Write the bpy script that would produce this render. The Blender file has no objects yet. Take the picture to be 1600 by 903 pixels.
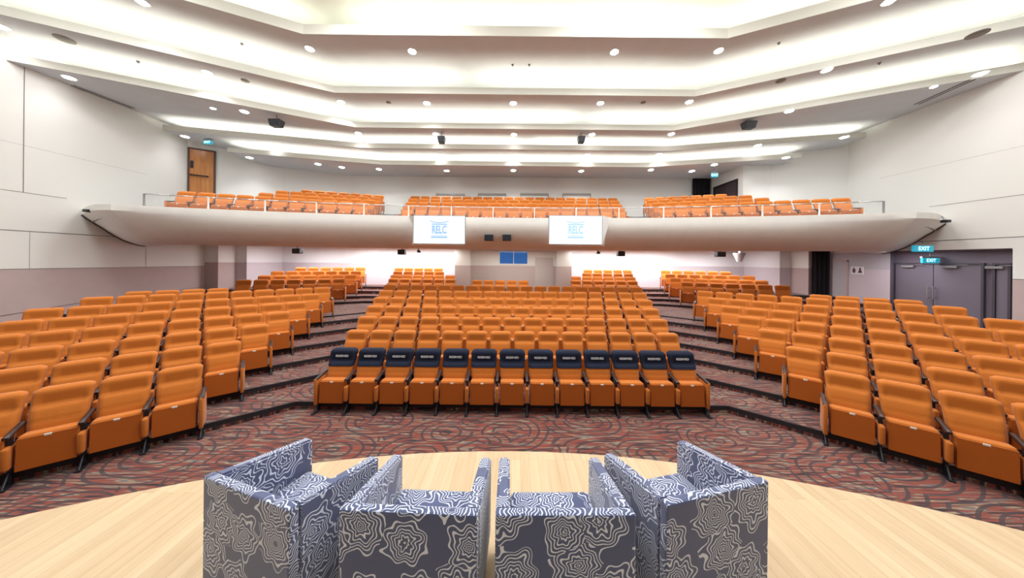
import bpy, bmesh, math, random
from mathutils import Vector, Matrix
random.seed(7)
C = bpy.context.scene.collection
P = 0.52                      # seat pitch in metres; plan measurements below are in seat pitches
EYE = 5.08                    # eye height in seat pitches
F = 445.0

# ------------------------------------------------------------------ camera
cam = bpy.data.cameras.new('camera'); cam.lens = 36.0*F/1600; cam.sensor_width = 36
cam.shift_x = -2/1600; cam.shift_y = -43.5/1600; cam.clip_start = 0.05; cam.clip_end = 200
co = bpy.data.objects.new('camera', cam); C.objects.link(co)
co.matrix_world = Matrix.Translation((0, 0, EYE*P)) @ Matrix.Rotation(math.pi/2, 4, 'X') @ Matrix.Rotation(math.radians(0.573), 4, 'Z')
bpy.context.scene.camera = co
vs = bpy.context.scene.view_settings
vs.view_transform = 'Standard'; vs.look = 'None'; vs.gamma = 1; vs.use_curve_mapping = False; vs.exposure = 0.0

def ray(x, y):
    dx, dy = x-802, y-408
    return (dx+.01*dy)/F, (dy-.01*dx)/F
def atH(x, y, H):             # plan point (pitches) seen at photo point x,y on the level H above the eye
    a, b = ray(x, y); Z = -H/b
    return a*Z, Z
def atZ(x, y, Z):
    a, b = ray(x, y); return a*Z, -b*Z
def atX(x, y, X):
    a, b = ray(x, y); Z = X/a; return Z, -b*Z

# ------------------------------------------------------------------ materials
def mat(name, col, rough=.6, metal=0, emit=None, es=0, bump=None, spec=.5, sheen=0, alpha=None, trans=0):
    m = bpy.data.materials.new(name); m.use_nodes = True
    nt = m.node_tree; b = nt.nodes['Principled BSDF']
    b.inputs['Base Color'].default_value = (*col, 1); b.inputs['Roughness'].default_value = rough
    b.inputs['Metallic'].default_value = metal; b.inputs['Specular IOR Level'].default_value = spec
    if sheen: b.inputs['Sheen Weight'].default_value = sheen
    if trans: b.inputs['Transmission Weight'].default_value = trans
    if emit: b.inputs['Emission Color'].default_value = (*emit, 1); b.inputs['Emission Strength'].default_value = es
    if bump:
        n = nt.nodes.new('ShaderNodeTexNoise'); n.inputs['Scale'].default_value = bump[0]; n.inputs['Detail'].default_value = 3
        tc = nt.nodes.new('ShaderNodeTexCoord'); nt.links.new(tc.outputs['Object'], n.inputs['Vector'])
        bp = nt.nodes.new('ShaderNodeBump'); bp.inputs['Strength'].default_value = bump[1]; bp.inputs['Distance'].default_value = .01
        nt.links.new(n.outputs['Fac'], bp.inputs['Height']); nt.links.new(bp.outputs['Normal'], b.inputs['Normal'])
        r = nt.nodes.new('ShaderNodeMixRGB'); r.inputs[1].default_value = (*[c*.93 for c in col], 1); r.inputs[2].default_value = (*[min(1, c*1.05) for c in col], 1)
        nt.links.new(n.outputs['Fac'], r.inputs[0]); nt.links.new(r.outputs[0], b.inputs['Base Color'])
    return m
class NT:
    def __init__(s, m): s.nt = m.node_tree; s.b = s.nt.nodes['Principled BSDF']
    def n(s, t, **kw):
        o = s.nt.nodes.new(t)
        for k, v in kw.items():
            if k.startswith('i_'): o.inputs[int(k[2:]) if k[2:].isdigit() else k[2:]].default_value = v
            else: setattr(o, k, v)
        return o
    def l(s, a, b): s.nt.links.new(a, b)
    def math(s, op, a, b=None, c=None):
        o = s.n('ShaderNodeMath', operation=op)
        for i, v in enumerate((a, b, c)):
            if v is None: continue
            if isinstance(v, (int, float)): o.inputs[i].default_value = v
            else: s.l(v, o.inputs[i])
        return o.outputs[0]
    def ramp(s, fac, stops, interp='LINEAR'):
        o = s.n('ShaderNodeValToRGB'); e = o.color_ramp.elements; o.color_ramp.interpolation = interp
        while len(e) < len(stops): e.new(.5)
        for i, (p, c) in enumerate(stops): e[i].position = p; e[i].color = (*c, 1)
        s.l(fac, o.inputs[0]); return o.outputs[0]
    def mix(s, f, a, b):
        o = s.n('ShaderNodeMixRGB')
        for i, v in enumerate((f, a, b)):
            if isinstance(v, (int, float)): o.inputs[i].default_value = v
            elif isinstance(v, tuple): o.inputs[i].default_value = (*v, 1)
            else: s.l(v, o.inputs[i])
        return o.outputs[0]

WALLC = (.80, .79, .745)
M = {}
M['orange'] = mat('orange upholstery', (.54, .155, .017), .75, bump=(60, .15), spec=.25, sheen=.15)
M['shell'] = mat('orange brown seat shell', (.43, .105, .012), .5, spec=.3)
M['wood_arm'] = mat('dark armrest', (.035, .016, .014), .35)
M['black'] = mat('black metal', (.012, .013, .018), .4)
M['plate'] = mat('white number plate', (.8, .78, .74), .4)
M['navy'] = mat('navy cover cloth', (.012, .016, .035), .8, bump=(80, .2), spec=.2)
M['white_text'] = mat('white lettering', (.75, .75, .75), .6)
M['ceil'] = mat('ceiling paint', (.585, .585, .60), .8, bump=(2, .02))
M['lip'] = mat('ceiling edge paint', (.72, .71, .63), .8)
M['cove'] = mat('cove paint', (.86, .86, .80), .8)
M['fascia'] = mat('balcony paint', (.88, .86, .80), .55, bump=(3, .02))
M['dado'] = mat('mauve wall covering', (.52, .405, .39), .75, bump=(4, .03))
M['dark_door'] = mat('dark grey violet door', (.15, .13, .165), .5)
M['lobby'] = mat('dark grey violet wall', (.17, .14, .18), .6)
M['grey_wall'] = mat('pale lilac wall', (.46, .44, .47), .7)
M['chrome'] = mat('brushed steel', (.62, .62, .62), .3, metal=1)
M['frame_white'] = mat('white painted frame', (.82, .82, .80), .45)
M['curtain'] = mat('black curtain cloth', (.008, .007, .010), .9)
M['lamp'] = mat('lamp lens', (1, 1, 1), .4, emit=(.97, .96, 1), es=30)
M['seam'] = mat('dark joint', (.12, .10, .09), .8)
M['vent'] = mat('grey brown vent', (.20, .165, .14), .6)
M['grey'] = mat('grey metal', (.25, .25, .25), .5)
M['screen'] = mat('lit screen', (.05, .05, .05), .3, emit=(.93, .96, 1), es=1.05)
M['logo_l'] = mat('blue logo', (.1, .2, .4), .4, emit=(.26, .47, .70), es=.9)
M['logo_r'] = mat('pale blue logo', (.2, .35, .5), .4, emit=(.34, .55, .78), es=.9)
M['green_sign'] = mat('lit teal sign', (.02, .25, .35), .4, emit=(.01, .28, .40), es=1.0)
M['sign_text'] = mat('lit sign lettering', (.6, .9, .9), .4, emit=(.55, .95, 1), es=1.6)
M['sign_white'] = mat('white sign', (.75, .74, .76), .5)
M['pictogram'] = mat('dark red pictogram', (.10, .03, .04), .6)
M['glass_blue'] = mat('blue window pane', (.02, .06, .2), .08, emit=(.02, .10, .30), es=.8)
M['stage_side'] = mat('stage side wood', (.30, .17, .08), .5)

def make_wall(name, base, lines):
    m = mat(name, base, .8); t = NT(m)
    tc = t.n('ShaderNodeTexCoord'); n = t.n('ShaderNodeTexNoise', i_Scale=.5, i_Detail=2); t.l(tc.outputs['Object'], n.inputs['Vector'])
    c = t.mix(n.outputs['Fac'], tuple(v*.97 for v in base), tuple(min(1, v*1.03) for v in base))
    t.l(c, t.b.inputs['Base Color']); return m
M['wall'] = make_wall('cream wall panel', WALLC, None)
M['wall_under'] = make_wall('white wall under balcony', (.80, .79, .80), None)
M['dado_pale'] = make_wall('pale lilac dado', (.60, .53, .56), None)

def carpet():
    m = mat('patterned carpet', (.3, .1, .08), .95, spec=.1, sheen=.25); t = NT(m)
    g = t.n('ShaderNodeNewGeometry'); pos = g.outputs['Position']
    def mapped(sc, off=(0, 0, 0)):
        mp = t.n('ShaderNodeMapping'); mp.inputs['Scale'].default_value = sc; mp.inputs['Location'].default_value = off; t.l(pos, mp.inputs[0]); return mp.outputs[0]
    n1 = t.n('ShaderNodeTexNoise', i_Scale=1.0, i_Detail=1.0); t.l(mapped((2.3, 34, 5)), n1.inputs['Vector'])
    base = t.ramp(n1.outputs['Fac'], [(.30, (.016, .012, .016)), (.39, (.055, .028, .030)), (.44, (.19, .040, .026)), (.53, (.22, .052, .034)), (.57, (.085, .068, .064)), (.62, (.33, .24, .14)), (.68, (.10, .088, .11))])
    n3 = t.n('ShaderNodeTexNoise', i_Scale=1.1, i_Detail=1); t.l(pos, n3.inputs['Vector'])
    nz = t.n('ShaderNodeTexNoise', i_Scale=1.3, i_Detail=0); t.l(pos, nz.inputs['Vector'])
    line = None
    for k, (sc, sp, off) in enumerate(((1.0, .125, 0), (1.35, .15, 7.3))):
        ad = t.n('ShaderNodeMixRGB', blend_type='ADD'); ad.inputs[0].default_value = .16
        t.l(mapped((.8, 1.15, 1), (off, off*.7, 0)), ad.inputs[1]); t.l(nz.outputs['Color'], ad.inputs[2])
        v = t.n('ShaderNodeTexVoronoi', voronoi_dimensions='2D', feature='F1'); v.inputs['Scale'].default_value = sc
        v.inputs['Randomness'].default_value = .6
        t.l(ad.outputs[0], v.inputs['Vector'])
        d = t.math('MULTIPLY', v.outputs['Distance'], 1/sp)
        s = t.math('ABSOLUTE', t.math('SUBTRACT', t.math('FRACT', d), .5))
        l = t.math('LESS_THAN', s, .13)
        msk = t.math('GREATER_THAN' if k else 'LESS_THAN', n3.outputs['Fac'], .53)
        l = t.math('MULTIPLY', l, msk)
        line = l if line is None else t.math('MAXIMUM', line, l)
    col = t.mix(t.math('MULTIPLY', line, .85), base, (.040, .028, .032))
    t.l(col, t.b.inputs['Base Color'])
    nb = t.n('ShaderNodeTexNoise', i_Scale=300.0); t.l(pos, nb.inputs['Vector'])
    bp = t.n('ShaderNodeBump', i_Strength=.3, i_Distance=.004); t.l(nb.outputs['Fac'], bp.inputs['Height']); t.l(bp.outputs[0], t.b.inputs['Normal'])
    return m
M['carpet'] = carpet()
M['nosing'] = mat('dark step edge', (.018, .014, .018), .7)

def plank_mat():
    m = mat('pale maple planks', (.7, .5, .3), .38); t = NT(m)
    g = t.n('ShaderNodeNewGeometry'); mp = t.n('ShaderNodeMapping'); mp.inputs['Rotation'].default_value = (0, 0, math.pi/2); t.l(g.outputs['Position'], mp.inputs[0])
    b = t.n('ShaderNodeTexBrick'); b.offset = .37; b.inputs['Scale'].default_value = 1; b.inputs['Brick Width'].default_value = 1.15; b.inputs['Row Height'].default_value = .085
    b.inputs['Mortar Size'].default_value = .0012; b.inputs['Mortar Smooth'].default_value = .3; b.inputs['Bias'].default_value = 0
    b.inputs['Color1'].default_value = (.68, .52, .325, 1); b.inputs['Color2'].default_value = (.60, .435, .26, 1); b.inputs['Mortar'].default_value = (.42, .27, .14, 1)
    t.l(mp.outputs[0], b.inputs['Vector'])
    mp2 = t.n('ShaderNodeMapping'); mp2.inputs['Scale'].default_value = (14, .9, 1); t.l(g.outputs['Position'], mp2.inputs[0])
    n = t.n('ShaderNodeTexNoise', i_Scale=1.5, i_Detail=4); t.l(mp2.outputs[0], n.inputs['Vector'])
    c = t.n('ShaderNodeMixRGB', blend_type='MULTIPLY'); c.inputs[0].default_value = .8
    t.l(b.outputs['Color'], c.inputs[1]); t.l(t.ramp(n.outputs['Fac'], [(.3, (.84, .80, .74)), (.7, (1, 1, 1))]), c.inputs[2])
    t.l(c.outputs[0], t.b.inputs['Base Color']); return m
M['plank'] = plank_mat()

def flower_mat():
    m = mat('navy fabric with white line flowers', (.1, .1, .2), .7, spec=.3, sheen=.5); t = NT(m)
    uv = t.n('ShaderNodeUVMap'); uv.uv_map = 'UVMap'; vec = uv.outputs[0]
    lines = None
    v = t.n('ShaderNodeTexVoronoi', voronoi_dimensions='2D', feature='F1'); v.inputs['Scale'].default_value = 4.3; v.inputs['Randomness'].default_value = .62
    t.l(vec, v.inputs['Vector'])
    sub = t.n('ShaderNodeVectorMath', operation='SUBTRACT'); t.l(vec, sub.inputs[0]); t.l(v.outputs['Position'], sub.inputs[1])
    ln = t.n('ShaderNodeVectorMath', operation='LENGTH'); t.l(sub.outputs[0], ln.inputs[0]); r = ln.outputs['Value']
    sp = t.n('ShaderNodeSeparateXYZ'); t.l(sub.outputs[0], sp.inputs[0])
    ang = t.math('ARCTAN2', sp.outputs[1], sp.outputs[0])
    sc = t.n('ShaderNodeSeparateColor'); t.l(v.outputs['Color'], sc.inputs[0])
    ph = t.math('MULTIPLY', sc.outputs[0], 6.28)
    nz = t.n('ShaderNodeTexNoise', i_Scale=10.0, i_Detail=1); t.l(vec, nz.inputs['Vector'])
    nd = t.math('MULTIPLY', t.math('SUBTRACT', nz.outputs['Fac'], .5), .085)
    w1 = t.math('MULTIPLY', t.math('SINE', t.math('ADD', t.math('MULTIPLY', ang, 8), ph)), .10)
    w2 = t.math('MULTIPLY', t.math('SINE', t.math('ADD', t.math('MULTIPLY', ang, 5), t.math('MULTIPLY', r, 45))), .075)
    rr = t.math('ADD', t.math('MULTIPLY', r, t.math('ADD', t.math('ADD', w1, w2), 1.0)), nd)
    rf = t.math('MULTIPLY', t.math('POWER', t.math('MAXIMUM', rr, .0001), .72), 33)
    s = t.math('ABSOLUTE', t.math('SUBTRACT', t.math('FRACT', rf), .5))
    on = t.math('LESS_THAN', s, .165)
    size = t.math('ADD', t.math('MULTIPLY', sc.outputs[1], .03), .112)
    inside = t.math('LESS_THAN', rr, size)
    f = t.math('MULTIPLY', on, inside)
    col = t.mix(f, (.068, .088, .195), (.70, .75, .86))
    t.l(col, t.b.inputs['Base Color']); return m
M['flower'] = flower_mat()

def door_wood():
    m = mat('orange brown veneer', (.5, .2, .06), .35); t = NT(m)
    tc = t.n('ShaderNodeTexCoord'); mp = t.n('ShaderNodeMapping'); mp.inputs['Scale'].default_value = (9, 9, .8); t.l(tc.outputs['Object'], mp.inputs[0])
    n = t.n('ShaderNodeTexNoise', i_Scale=1.5, i_Detail=4); t.l(mp.outputs[0], n.inputs[0])
    t.l(t.ramp(n.outputs['Fac'], [(.3, (.42, .155, .04)), (.7, (.58, .25, .08))]), t.b.inputs['Base Color']); return m
M['door_wood'] = door_wood()
def glassy():
    m = bpy.data.materials.new('clear glass'); m.use_nodes = True; nt = m.node_tree
    b = nt.nodes['Principled BSDF']; b.inputs['Base Color'].default_value = (.9, .95, .94, 1); b.inputs['Roughness'].default_value = .04
    tr = nt.nodes.new('ShaderNodeBsdfTransparent'); tr.inputs[0].default_value = (.985, .99, .99, 1); mx = nt.nodes.new('ShaderNodeMixShader'); mx.inputs[0].default_value = .05
    nt.links.new(tr.outputs[0], mx.inputs[1]); nt.links.new(b.outputs[0], mx.inputs[2]); nt.links.new(mx.outputs[0], nt.nodes['Material Output'].inputs[0])
    return m
M['glass'] = glassy()

# ------------------------------------------------------------------ mesh helpers
def box(bm, x0, x1, y0, y1, z0, z1, bev=0, mtx=None, mi=0, seg=2):
    r = bmesh.ops.create_cube(bm, size=1, matrix=Matrix.Translation(((x0+x1)/2, (y0+y1)/2, (z0+z1)/2)) @ Matrix.Diagonal((x1-x0, y1-y0, z1-z0, 1)))
    vsx = r['verts']
    if bev:
        ed = list({e for v in vsx for e in v.link_edges})
        rb = bmesh.ops.bevel(bm, geom=ed, offset=bev, segments=seg, affect='EDGES', profile=.5)
        vsx = list({v for f in rb['faces'] for v in f.verts} | {v for v in vsx if v.is_valid})
    if mtx is not None: bmesh.ops.transform(bm, matrix=mtx, verts=vsx)
    if mi:
        for f in {f for v in vsx for f in v.link_faces}: f.material_index = mi
    return vsx
def cyl(bm, p0, p1, r, r2=None, n=16):
    p0, p1 = Vector(p0), Vector(p1); d = p1-p0
    q = d.to_track_quat('Z', 'Y').to_matrix().to_4x4()
    return bmesh.ops.create_cone(bm, cap_ends=True, segments=n, radius1=r, radius2=r if r2 is None else r2, depth=d.length, matrix=Matrix.Translation((p0+p1)/2) @ q)['verts']
def quad(bm, *pts, mi=0):
    f = bm.faces.new([bm.verts.new(p) for p in pts]); f.material_index = mi; return f
def mesh_of(name, bm, mats, smooth=False):
    me = bpy.data.meshes.new(name); bm.to_mesh(me); bm.free()
    for m in (mats if isinstance(mats, (list, tuple)) else [mats]): me.materials.append(m)
    if smooth:
        me.polygons.foreach_set('use_smooth', [True]*len(me.polygons))
    return me
def obj(name, bm, mats, parent=None, smooth=False, **kw):
    me = mesh_of(name, bm, mats, smooth)
    o = bpy.data.objects.new(name, me); C.objects.link(o)
    if parent: o.parent = parent
    for k, v in kw.items(): o[k] = v
    return o
def struct(name, bm, mats, smooth=False): return obj(name, bm, mats, None, smooth, kind='structure')
def thing(name, label, cat, loc=(0, 0, 0), rotz=0, group=None):
    o = bpy.data.objects.new(name, None); C.objects.link(o); o.location = loc; o.rotation_euler = (0, 0, rotz)
    o.empty_display_size = .1
    o['label'] = label; o['category'] = cat
    if group: o['group'] = group
    return o
def B(): return bmesh.new()
ORD = ['first', 'second', 'third', 'fourth', 'fifth', 'sixth', 'seventh', 'eighth', 'ninth', 'tenth', 'eleventh', 'twelfth', 'thirteenth', 'fourteenth', 'fifteenth', 'sixteenth', 'seventeenth', 'eighteenth', 'nineteenth', 'twentieth']
def text_mesh(s, size, extrude=.002, mats=None, bold=0):
    cu = bpy.data.curves.new('lettering', 'FONT'); cu.body = s; cu.size = size; cu.extrude = extrude; cu.align_x = 'CENTER'; cu.align_y = 'CENTER'; cu.offset = bold
    o = bpy.data.objects.new('tmp', cu); C.objects.link(o)
    me = bpy.data.meshes.new_from_object(o.evaluated_get(bpy.context.evaluated_depsgraph_get()))
    bpy.data.objects.remove(o)
    me.materials.clear(); me.materials.append(mats); return me

# ------------------------------------------------------------------ levels and rows (all in pitches)
HS = 1.885                                    # seat height
ANG = math.radians(40.5); ca, sa = math.cos(ANG), math.sin(ANG)
zrow = [0]+[.231*i for i in range(1, 7)]      # floor of rows 1..7
LAND = 1.45
zback = [1.62, 1.85, 2.12, 2.40]              # rows 8..11
Zc = [10.23+1.776*i for i in range(7)]; Zb = [24.4, 26.0, 27.5, 29.0]
AX = [-9.72-.44*i for i in range(7)]; AZ = [8.37+1.68*i for i in range(7)]
A2 = math.radians(25); c2, s2 = math.cos(A2), math.sin(A2)
MB = [(-17.0, 22.3), (-17.3, 24.2), (-17.8, 26.1), (-18.0, 28.1)]
ZW = 30.6                                     # back wall, ground floor
WX = 27.0                                     # side walls

# floor: stacked terraces with dark nosing
def floor_mesh():
    bm = B()
    def P3(x, y, z): return (x*P, y*P, z*P)
    bds = []
    for i in range(7):
        zc = Zc[i]-.56; px, pz = AX[i]+.56*sa, AZ[i]-.56*ca
        xc = px+(zc-pz)*ca/sa
        xs = -28; zs = pz+(xs-px)*sa/ca
        bds.append(([(xs, zs), (xc, zc), (-xc, zc), (-xs, zs)], zrow[i+1] if i < 6 else LAND, zrow[i]))
    lows = [LAND]+zback[:3]
    for i in range(4):
        zc = Zb[i]-.6; mx, mz = MB[i][0]+.6*s2, MB[i][1]-.6*c2
        xc = mx+(zc-mz)*c2/s2
        xc = min(xc, -10.9)
        xs = -28; zs = mz+(xs-mx)*s2/c2; zx = mz+(xc-mx)*s2/c2
        bds.append(([(xs, zs), (xc, zx), (xc+.01, zc), (-xc-.01, zc), (-xc, zx), (-xs, zs)], zback[i], lows[i]))
    quad(bm, P3(-60, -14, 0), P3(60, -14, 0), P3(60, 31, 0), P3(-60, 31, 0))
    for pts, z, z0 in bds:
        if z-z0 < .1: z0 = z-.10
        top = [P3(x, y, z) for x, y in pts]+[P3(28, 31.0, z), P3(-28, 31.0, z)]
        f = bm.faces.new([bm.verts.new(v) for v in top])
        for (xa, ya), (xb, yb) in zip(pts, pts[1:]):
            zm = z-.14
            quad(bm, P3(xa, ya, z0), P3(xb, yb, z0), P3(xb, yb, zm), P3(xa, ya, zm))
            quad(bm, P3(xa, ya, zm), P3(xb, yb, zm), P3(xb, yb, z), P3(xa, ya, z), mi=1)
            dx, dy = xb-xa, yb-ya; L = math.hypot(dx, dy)
            if L > .5:
                nx, ny = -dy/L*.06, dx/L*.06
                e = .006
                quad(bm, P3(xa, ya, z+e), P3(xb, yb, z+e), P3(xb+nx, yb+ny, z+e), P3(xa+nx, ya+ny, z+e), mi=1)
    return bm
fm = floor_mesh()
bmesh.ops.recalc_face_normals(fm, faces=fm.faces)
struct('floor', fm, [M['carpet'], M['nosing']])

# ------------------------------------------------------------------ seat parts (metres, origin on the floor under the top of the backrest, facing -y)
def sstep(a, b, x):
    t = max(0, min(1, (x-a)/(b-a))); return t*t*(3-2*t)
def backrest_bm(nx=14, nz=26):
    bm = B(); z0, z1 = .36, .98; r = .055; fr, bk = [], []
    for j in range(nz+1):
        v = j/nz; z = z0+(z1-z0)*v
        hw = .198+.034*v
        if z > z1-r: hw -= r-math.sqrt(max(0, r*r-(z-(z1-r))**2))
        y0 = -.245+.20*v-.02*math.sin(math.pi*v)
        rf, rb = [], []
        for i in range(nx+1):
            u = -1+2*i/nx; x = hw*u
            ed = (1-abs(u))*hw
            roll = .028*(1-min(1, ed/.035))**2 + .028*(1-min(1, (z1-z)/.035))**2
            yf = y0-.018*math.sin(math.pi*min(1, v/.7))
            yf += max(0, .052*sstep(.758, .792, z)-.058*max(0, z-.792)/.15)*(1-sstep(.94, .965, z))*sstep(.015, .06, ed)
            yf += .006*math.exp(-((z-.62)/.012)**2)
            yf += roll
            rf.append(bm.verts.new((x, yf, z)))
            rb.append(bm.verts.new((x*.98, y0+.10-.5*roll-.02*(1-v), z)))
        fr.append(rf); bk.append(rb)
    for j in range(nz):
        for i in range(nx):
            bm.faces.new((fr[j][i], fr[j][i+1], fr[j+1][i+1], fr[j+1][i]))
            bm.faces.new((bk[j][i+1], bk[j][i], bk[j+1][i], bk[j+1][i+1]))
        bm.faces.new((bk[j][0], fr[j][0], fr[j+1][0], bk[j+1][0]))
        bm.faces.new((fr[j][nx], bk[j][nx], bk[j+1][nx], fr[j+1][nx]))
    for i in range(nx):
        bm.faces.new((fr[0][i+1], fr[0][i], bk[0][i], bk[0][i+1]))
        bm.faces.new((fr[nz][i], fr[nz][i+1], bk[nz][i+1], bk[nz][i]))
    return bm
def cushion_bm():
    bm = B()
    m = Matrix.Translation((0, -.30, .36)) @ Matrix.Rotation(math.radians(-4), 4, 'X') @ Matrix.Translation((0, .30, -.36))
    box(bm, -.208, .208, -.395, -.225, .15, .545, .028, m, seg=3)
    return bm
def shell_bm():
    bm = B(); m = Matrix.Translation((0, -.30, .36)) @ Matrix.Rotation(math.radians(-4), 4, 'X') @ Matrix.Translation((0, .30, -.36))
    box(bm, -.205, .205, -.409, -.394, .155, .520, .006, m); return bm
def plate_bm():
    bm = B(); box(bm, -.026, .026, -.402, -.388, .506, .528, .002); return bm
def leg_bm(x):
    bm = B()
    box(bm, x-.016, x+.016, -.36, -.31, .02, .60, .004)
    box(bm, x-.028, x+.028, -.50, -.31, 0, .022, .006)
    box(bm, x-.012, x+.012, -.31, -.14, .40, .46, .003)
    vv = cyl(bm, (x, -.47, .015), (x, -.345, .16), .012)
    return bm
def arm_bm(x):
    bm = B()
    m = Matrix.Translation((x, -.24, .60)) @ Matrix.Rotation(math.radians(10), 4, 'X')
    box(bm, -.027, .027, -.19, .14, -.02, .018, .014, m, seg=3); return bm
def pad_bm(x):
    bm = B(); box(bm, x-.030, x+.030, -.45, -.20, .20, .46, .027, seg=4); return bm
def endp_bm(x):
    bm = B(); box(bm, x-.022, x+.022, -.44, -.12, .13, .575, .012, seg=2); return bm
SM = {
 'backrest': mesh_of('backrest', backrest_bm(), M['orange'], True),
 'seat_cushion': mesh_of('seat_cushion', cushion_bm(), M['orange'], True),
 'seat_shell': mesh_of('seat_shell', shell_bm(), M['shell'], False),
 'number_plate': mesh_of('number_plate', plate_bm(), M['plate']),
}
for s, x in (('L', -.26), ('R', .26)):
    SM['leg'+s] = mesh_of('leg', leg_bm(x), M['black'])
    SM['arm'+s] = mesh_of('armrest', arm_bm(x), M['wood_arm'], True)
    SM['pad'+s] = mesh_of('side_pad', pad_bm(x), M['orange'], True)
    SM['end'+s] = mesh_of('end_panel', endp_bm(x), M['orange'], True)
for k in ('backrest', 'seat_cushion'):
    pass

seats = []   # (X,Z,zfloor,phi,leftkind,rightkind,label,group,covered)
def row(pts, zf, phi, labelf, group, ends=('end', 'end'), covered=False):
    n = len(pts)
    for i, (x, y) in enumerate(pts):
        lk = ends[0] if i == 0 else 'pad'; rk = ends[1] if i == n-1 else None
        seats.append((x, y, zf, phi, lk, rk, labelf(i, n), group, covered))
def nth(i, n, side='left'):
    if i == 0: return 'first from the '+side
    if i == n-1: return 'last from the '+side
    return ORD[i]+' from the '+side
for r in range(7):
    n = 13+r
    pts = [((i-(n-1)/2), Zc[r]) for i in range(n)]
    if r == 0:
        row(pts, 0, 0, lambda i, n: f'orange folding seat under a navy cover, {nth(i, n)} in the front centre row', 'covered seats in the front centre row', covered=True)
    else:
        row(pts, zrow[r], 0, lambda i, n, r=r: f'orange folding seat {nth(i, n)} in the {ORD[r]} row of the centre block', 'orange seats in the centre block')
# side blocks, front part
cnts = [9, 10, 10, 10, 10, 10, 10]
def in_frame(x, y):
    if y < .8: return False
    px = 802+x/y*F
    return -45 < px < 1645
for sgn, sname in ((-1, 'left'), (1, 'right')):
    phi = ANG*(-sgn)
    for r in range(8):
        if r < 7:
            pp = [.95, .965, .97, .97, .965, .95, .945][r] if sgn < 0 else 1.0; lst = [(AX[r]-k*ca*pp, AZ[r]-k*sa*pp) for k in range(cnts[r])]; zf = zrow[r]
        else:
            bx, bz = AX[6]-1.62*sa, AZ[6]+1.62*ca
            po, pp = (.1, .95) if sgn < 0 else (.3, 1.0); lst = [(bx-(k*pp+po)*ca, bz-(k*pp+po)*sa) for k in range(5, 9)]; zf = LAND
        lst = [(x if sgn < 0 else -x+.09, y) for x, y in lst]
        keep = [(k, p) for k, p in enumerate(lst) if in_frame(*p)]
        full = len(keep) == len(lst)
        order = keep[::-1] if sgn < 0 else keep
        ends = ['end', 'end']
        if not full: ends[0 if sgn < 0 else 1] = 'pad'
        pts = [p for k, p in order]; ks = [k for k, p in order]
        def lf(i, n, ks=ks, r=r, sname=sname):
            k = ks[i]
            if r == 7: return f'orange folding seat {ORD[k]} from the inner end of the short {sname} row by the wall'
            return f'orange folding seat {ORD[k]} from the aisle in the {ORD[r]} row of the {sname} block'
        row(pts, zf, phi, lf, f'orange seats in the {sname} block', ends)
    # back part, rows 8..11
    for r, n in enumerate((7, 7, 7, 6)):
        mx, mz = MB[r]; off = [2.9, 3.05, 3.0, 2.6][r]
        lst = [(mx+(off-k)*c2, mz+(off-k)*s2) for k in range(n)]
        lst = [(x if sgn < 0 else -x, y) for x, y in lst]
        pts = lst[::-1] if sgn < 0 else lst
        def lf(i, n, r=r, sname=sname, sgn=sgn):
            k = n-1-i if sgn < 0 else i
            return f'orange folding seat {ORD[k]} from the aisle in the {ORD[r]} row of the {sname} rear block'
        row(pts, zback[r], A2*(-sgn), lf, f'orange seats in the {sname} rear block')
# centre rear rows beside the booth
for r, (n, x0) in enumerate(((6, -10.2), (6, -10.65), (5, -11.1), (5, -11.6))):
    sp = [.97, .98, 1.0, 1.0][r]
    for sgn, sname in ((-1, 'left'), (1, 'right')):
        lst = [(x0+k*sp, Zb[r]) for k in range(n)]
        if sgn > 0: lst = [(-x, y) for x, y in lst][::-1]
        row(lst, zback[r], 0, lambda i, n, r=r, sname=sname: f'orange folding seat {nth(i, n)} in the {ORD[r]} rear centre row, {sname} of booth', f'orange rear seats {sname} of the booth')
row([(-3.06+i*.985, 24.35) for i in range(5)], LAND+.1, 0, lambda i, n: f'dark orange folding seat {nth(i, n)} in the short row before the booth', 'orange seats before the booth')
# balcony
HB = [2.215, 2.895, 3.595, 4.245]; BZ = [21.6, 23.5, 25.4, 27.3]
A3 = math.radians(17); c3, s3 = math.cos(A3), math.sin(A3)
BS = [(-10.9, 20.45, 11), (-11.5, 22.7, 8), (-12.1, 24.9, 8), (-12.8, 27.0, 7)]
for r in range(4):
    n = 17+r
    row([((i-(n-1)/2)*.995, BZ[r]) for i in range(n)], EYE+HB[r], 0, lambda i, n, r=r: f'orange balcony seat {nth(i, n)} in the {ORD[r]} row of the balcony centre block', 'orange seats on the balcony')
    for sgn, sname in ((-1, 'left'), (1, 'right')):
        x0, y0, n = BS[r]
        lst = [(x0-k*c3*.97, y0-k*s3*.97) for k in range(n)]
        lst = [(x if sgn < 0 else -x, y) for x, y in lst]
        if sgn < 0: lst = lst[::-1]
        row(lst, EYE+HB[r], A3*(-sgn), lambda i, n, r=r, sname=sname, sgn=sgn: f'orange balcony seat {ORD[n-1-i if sgn<0 else i]} from the aisle in the {ORD[r]} row, {sname} balcony block', 'orange seats on the balcony')

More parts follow.
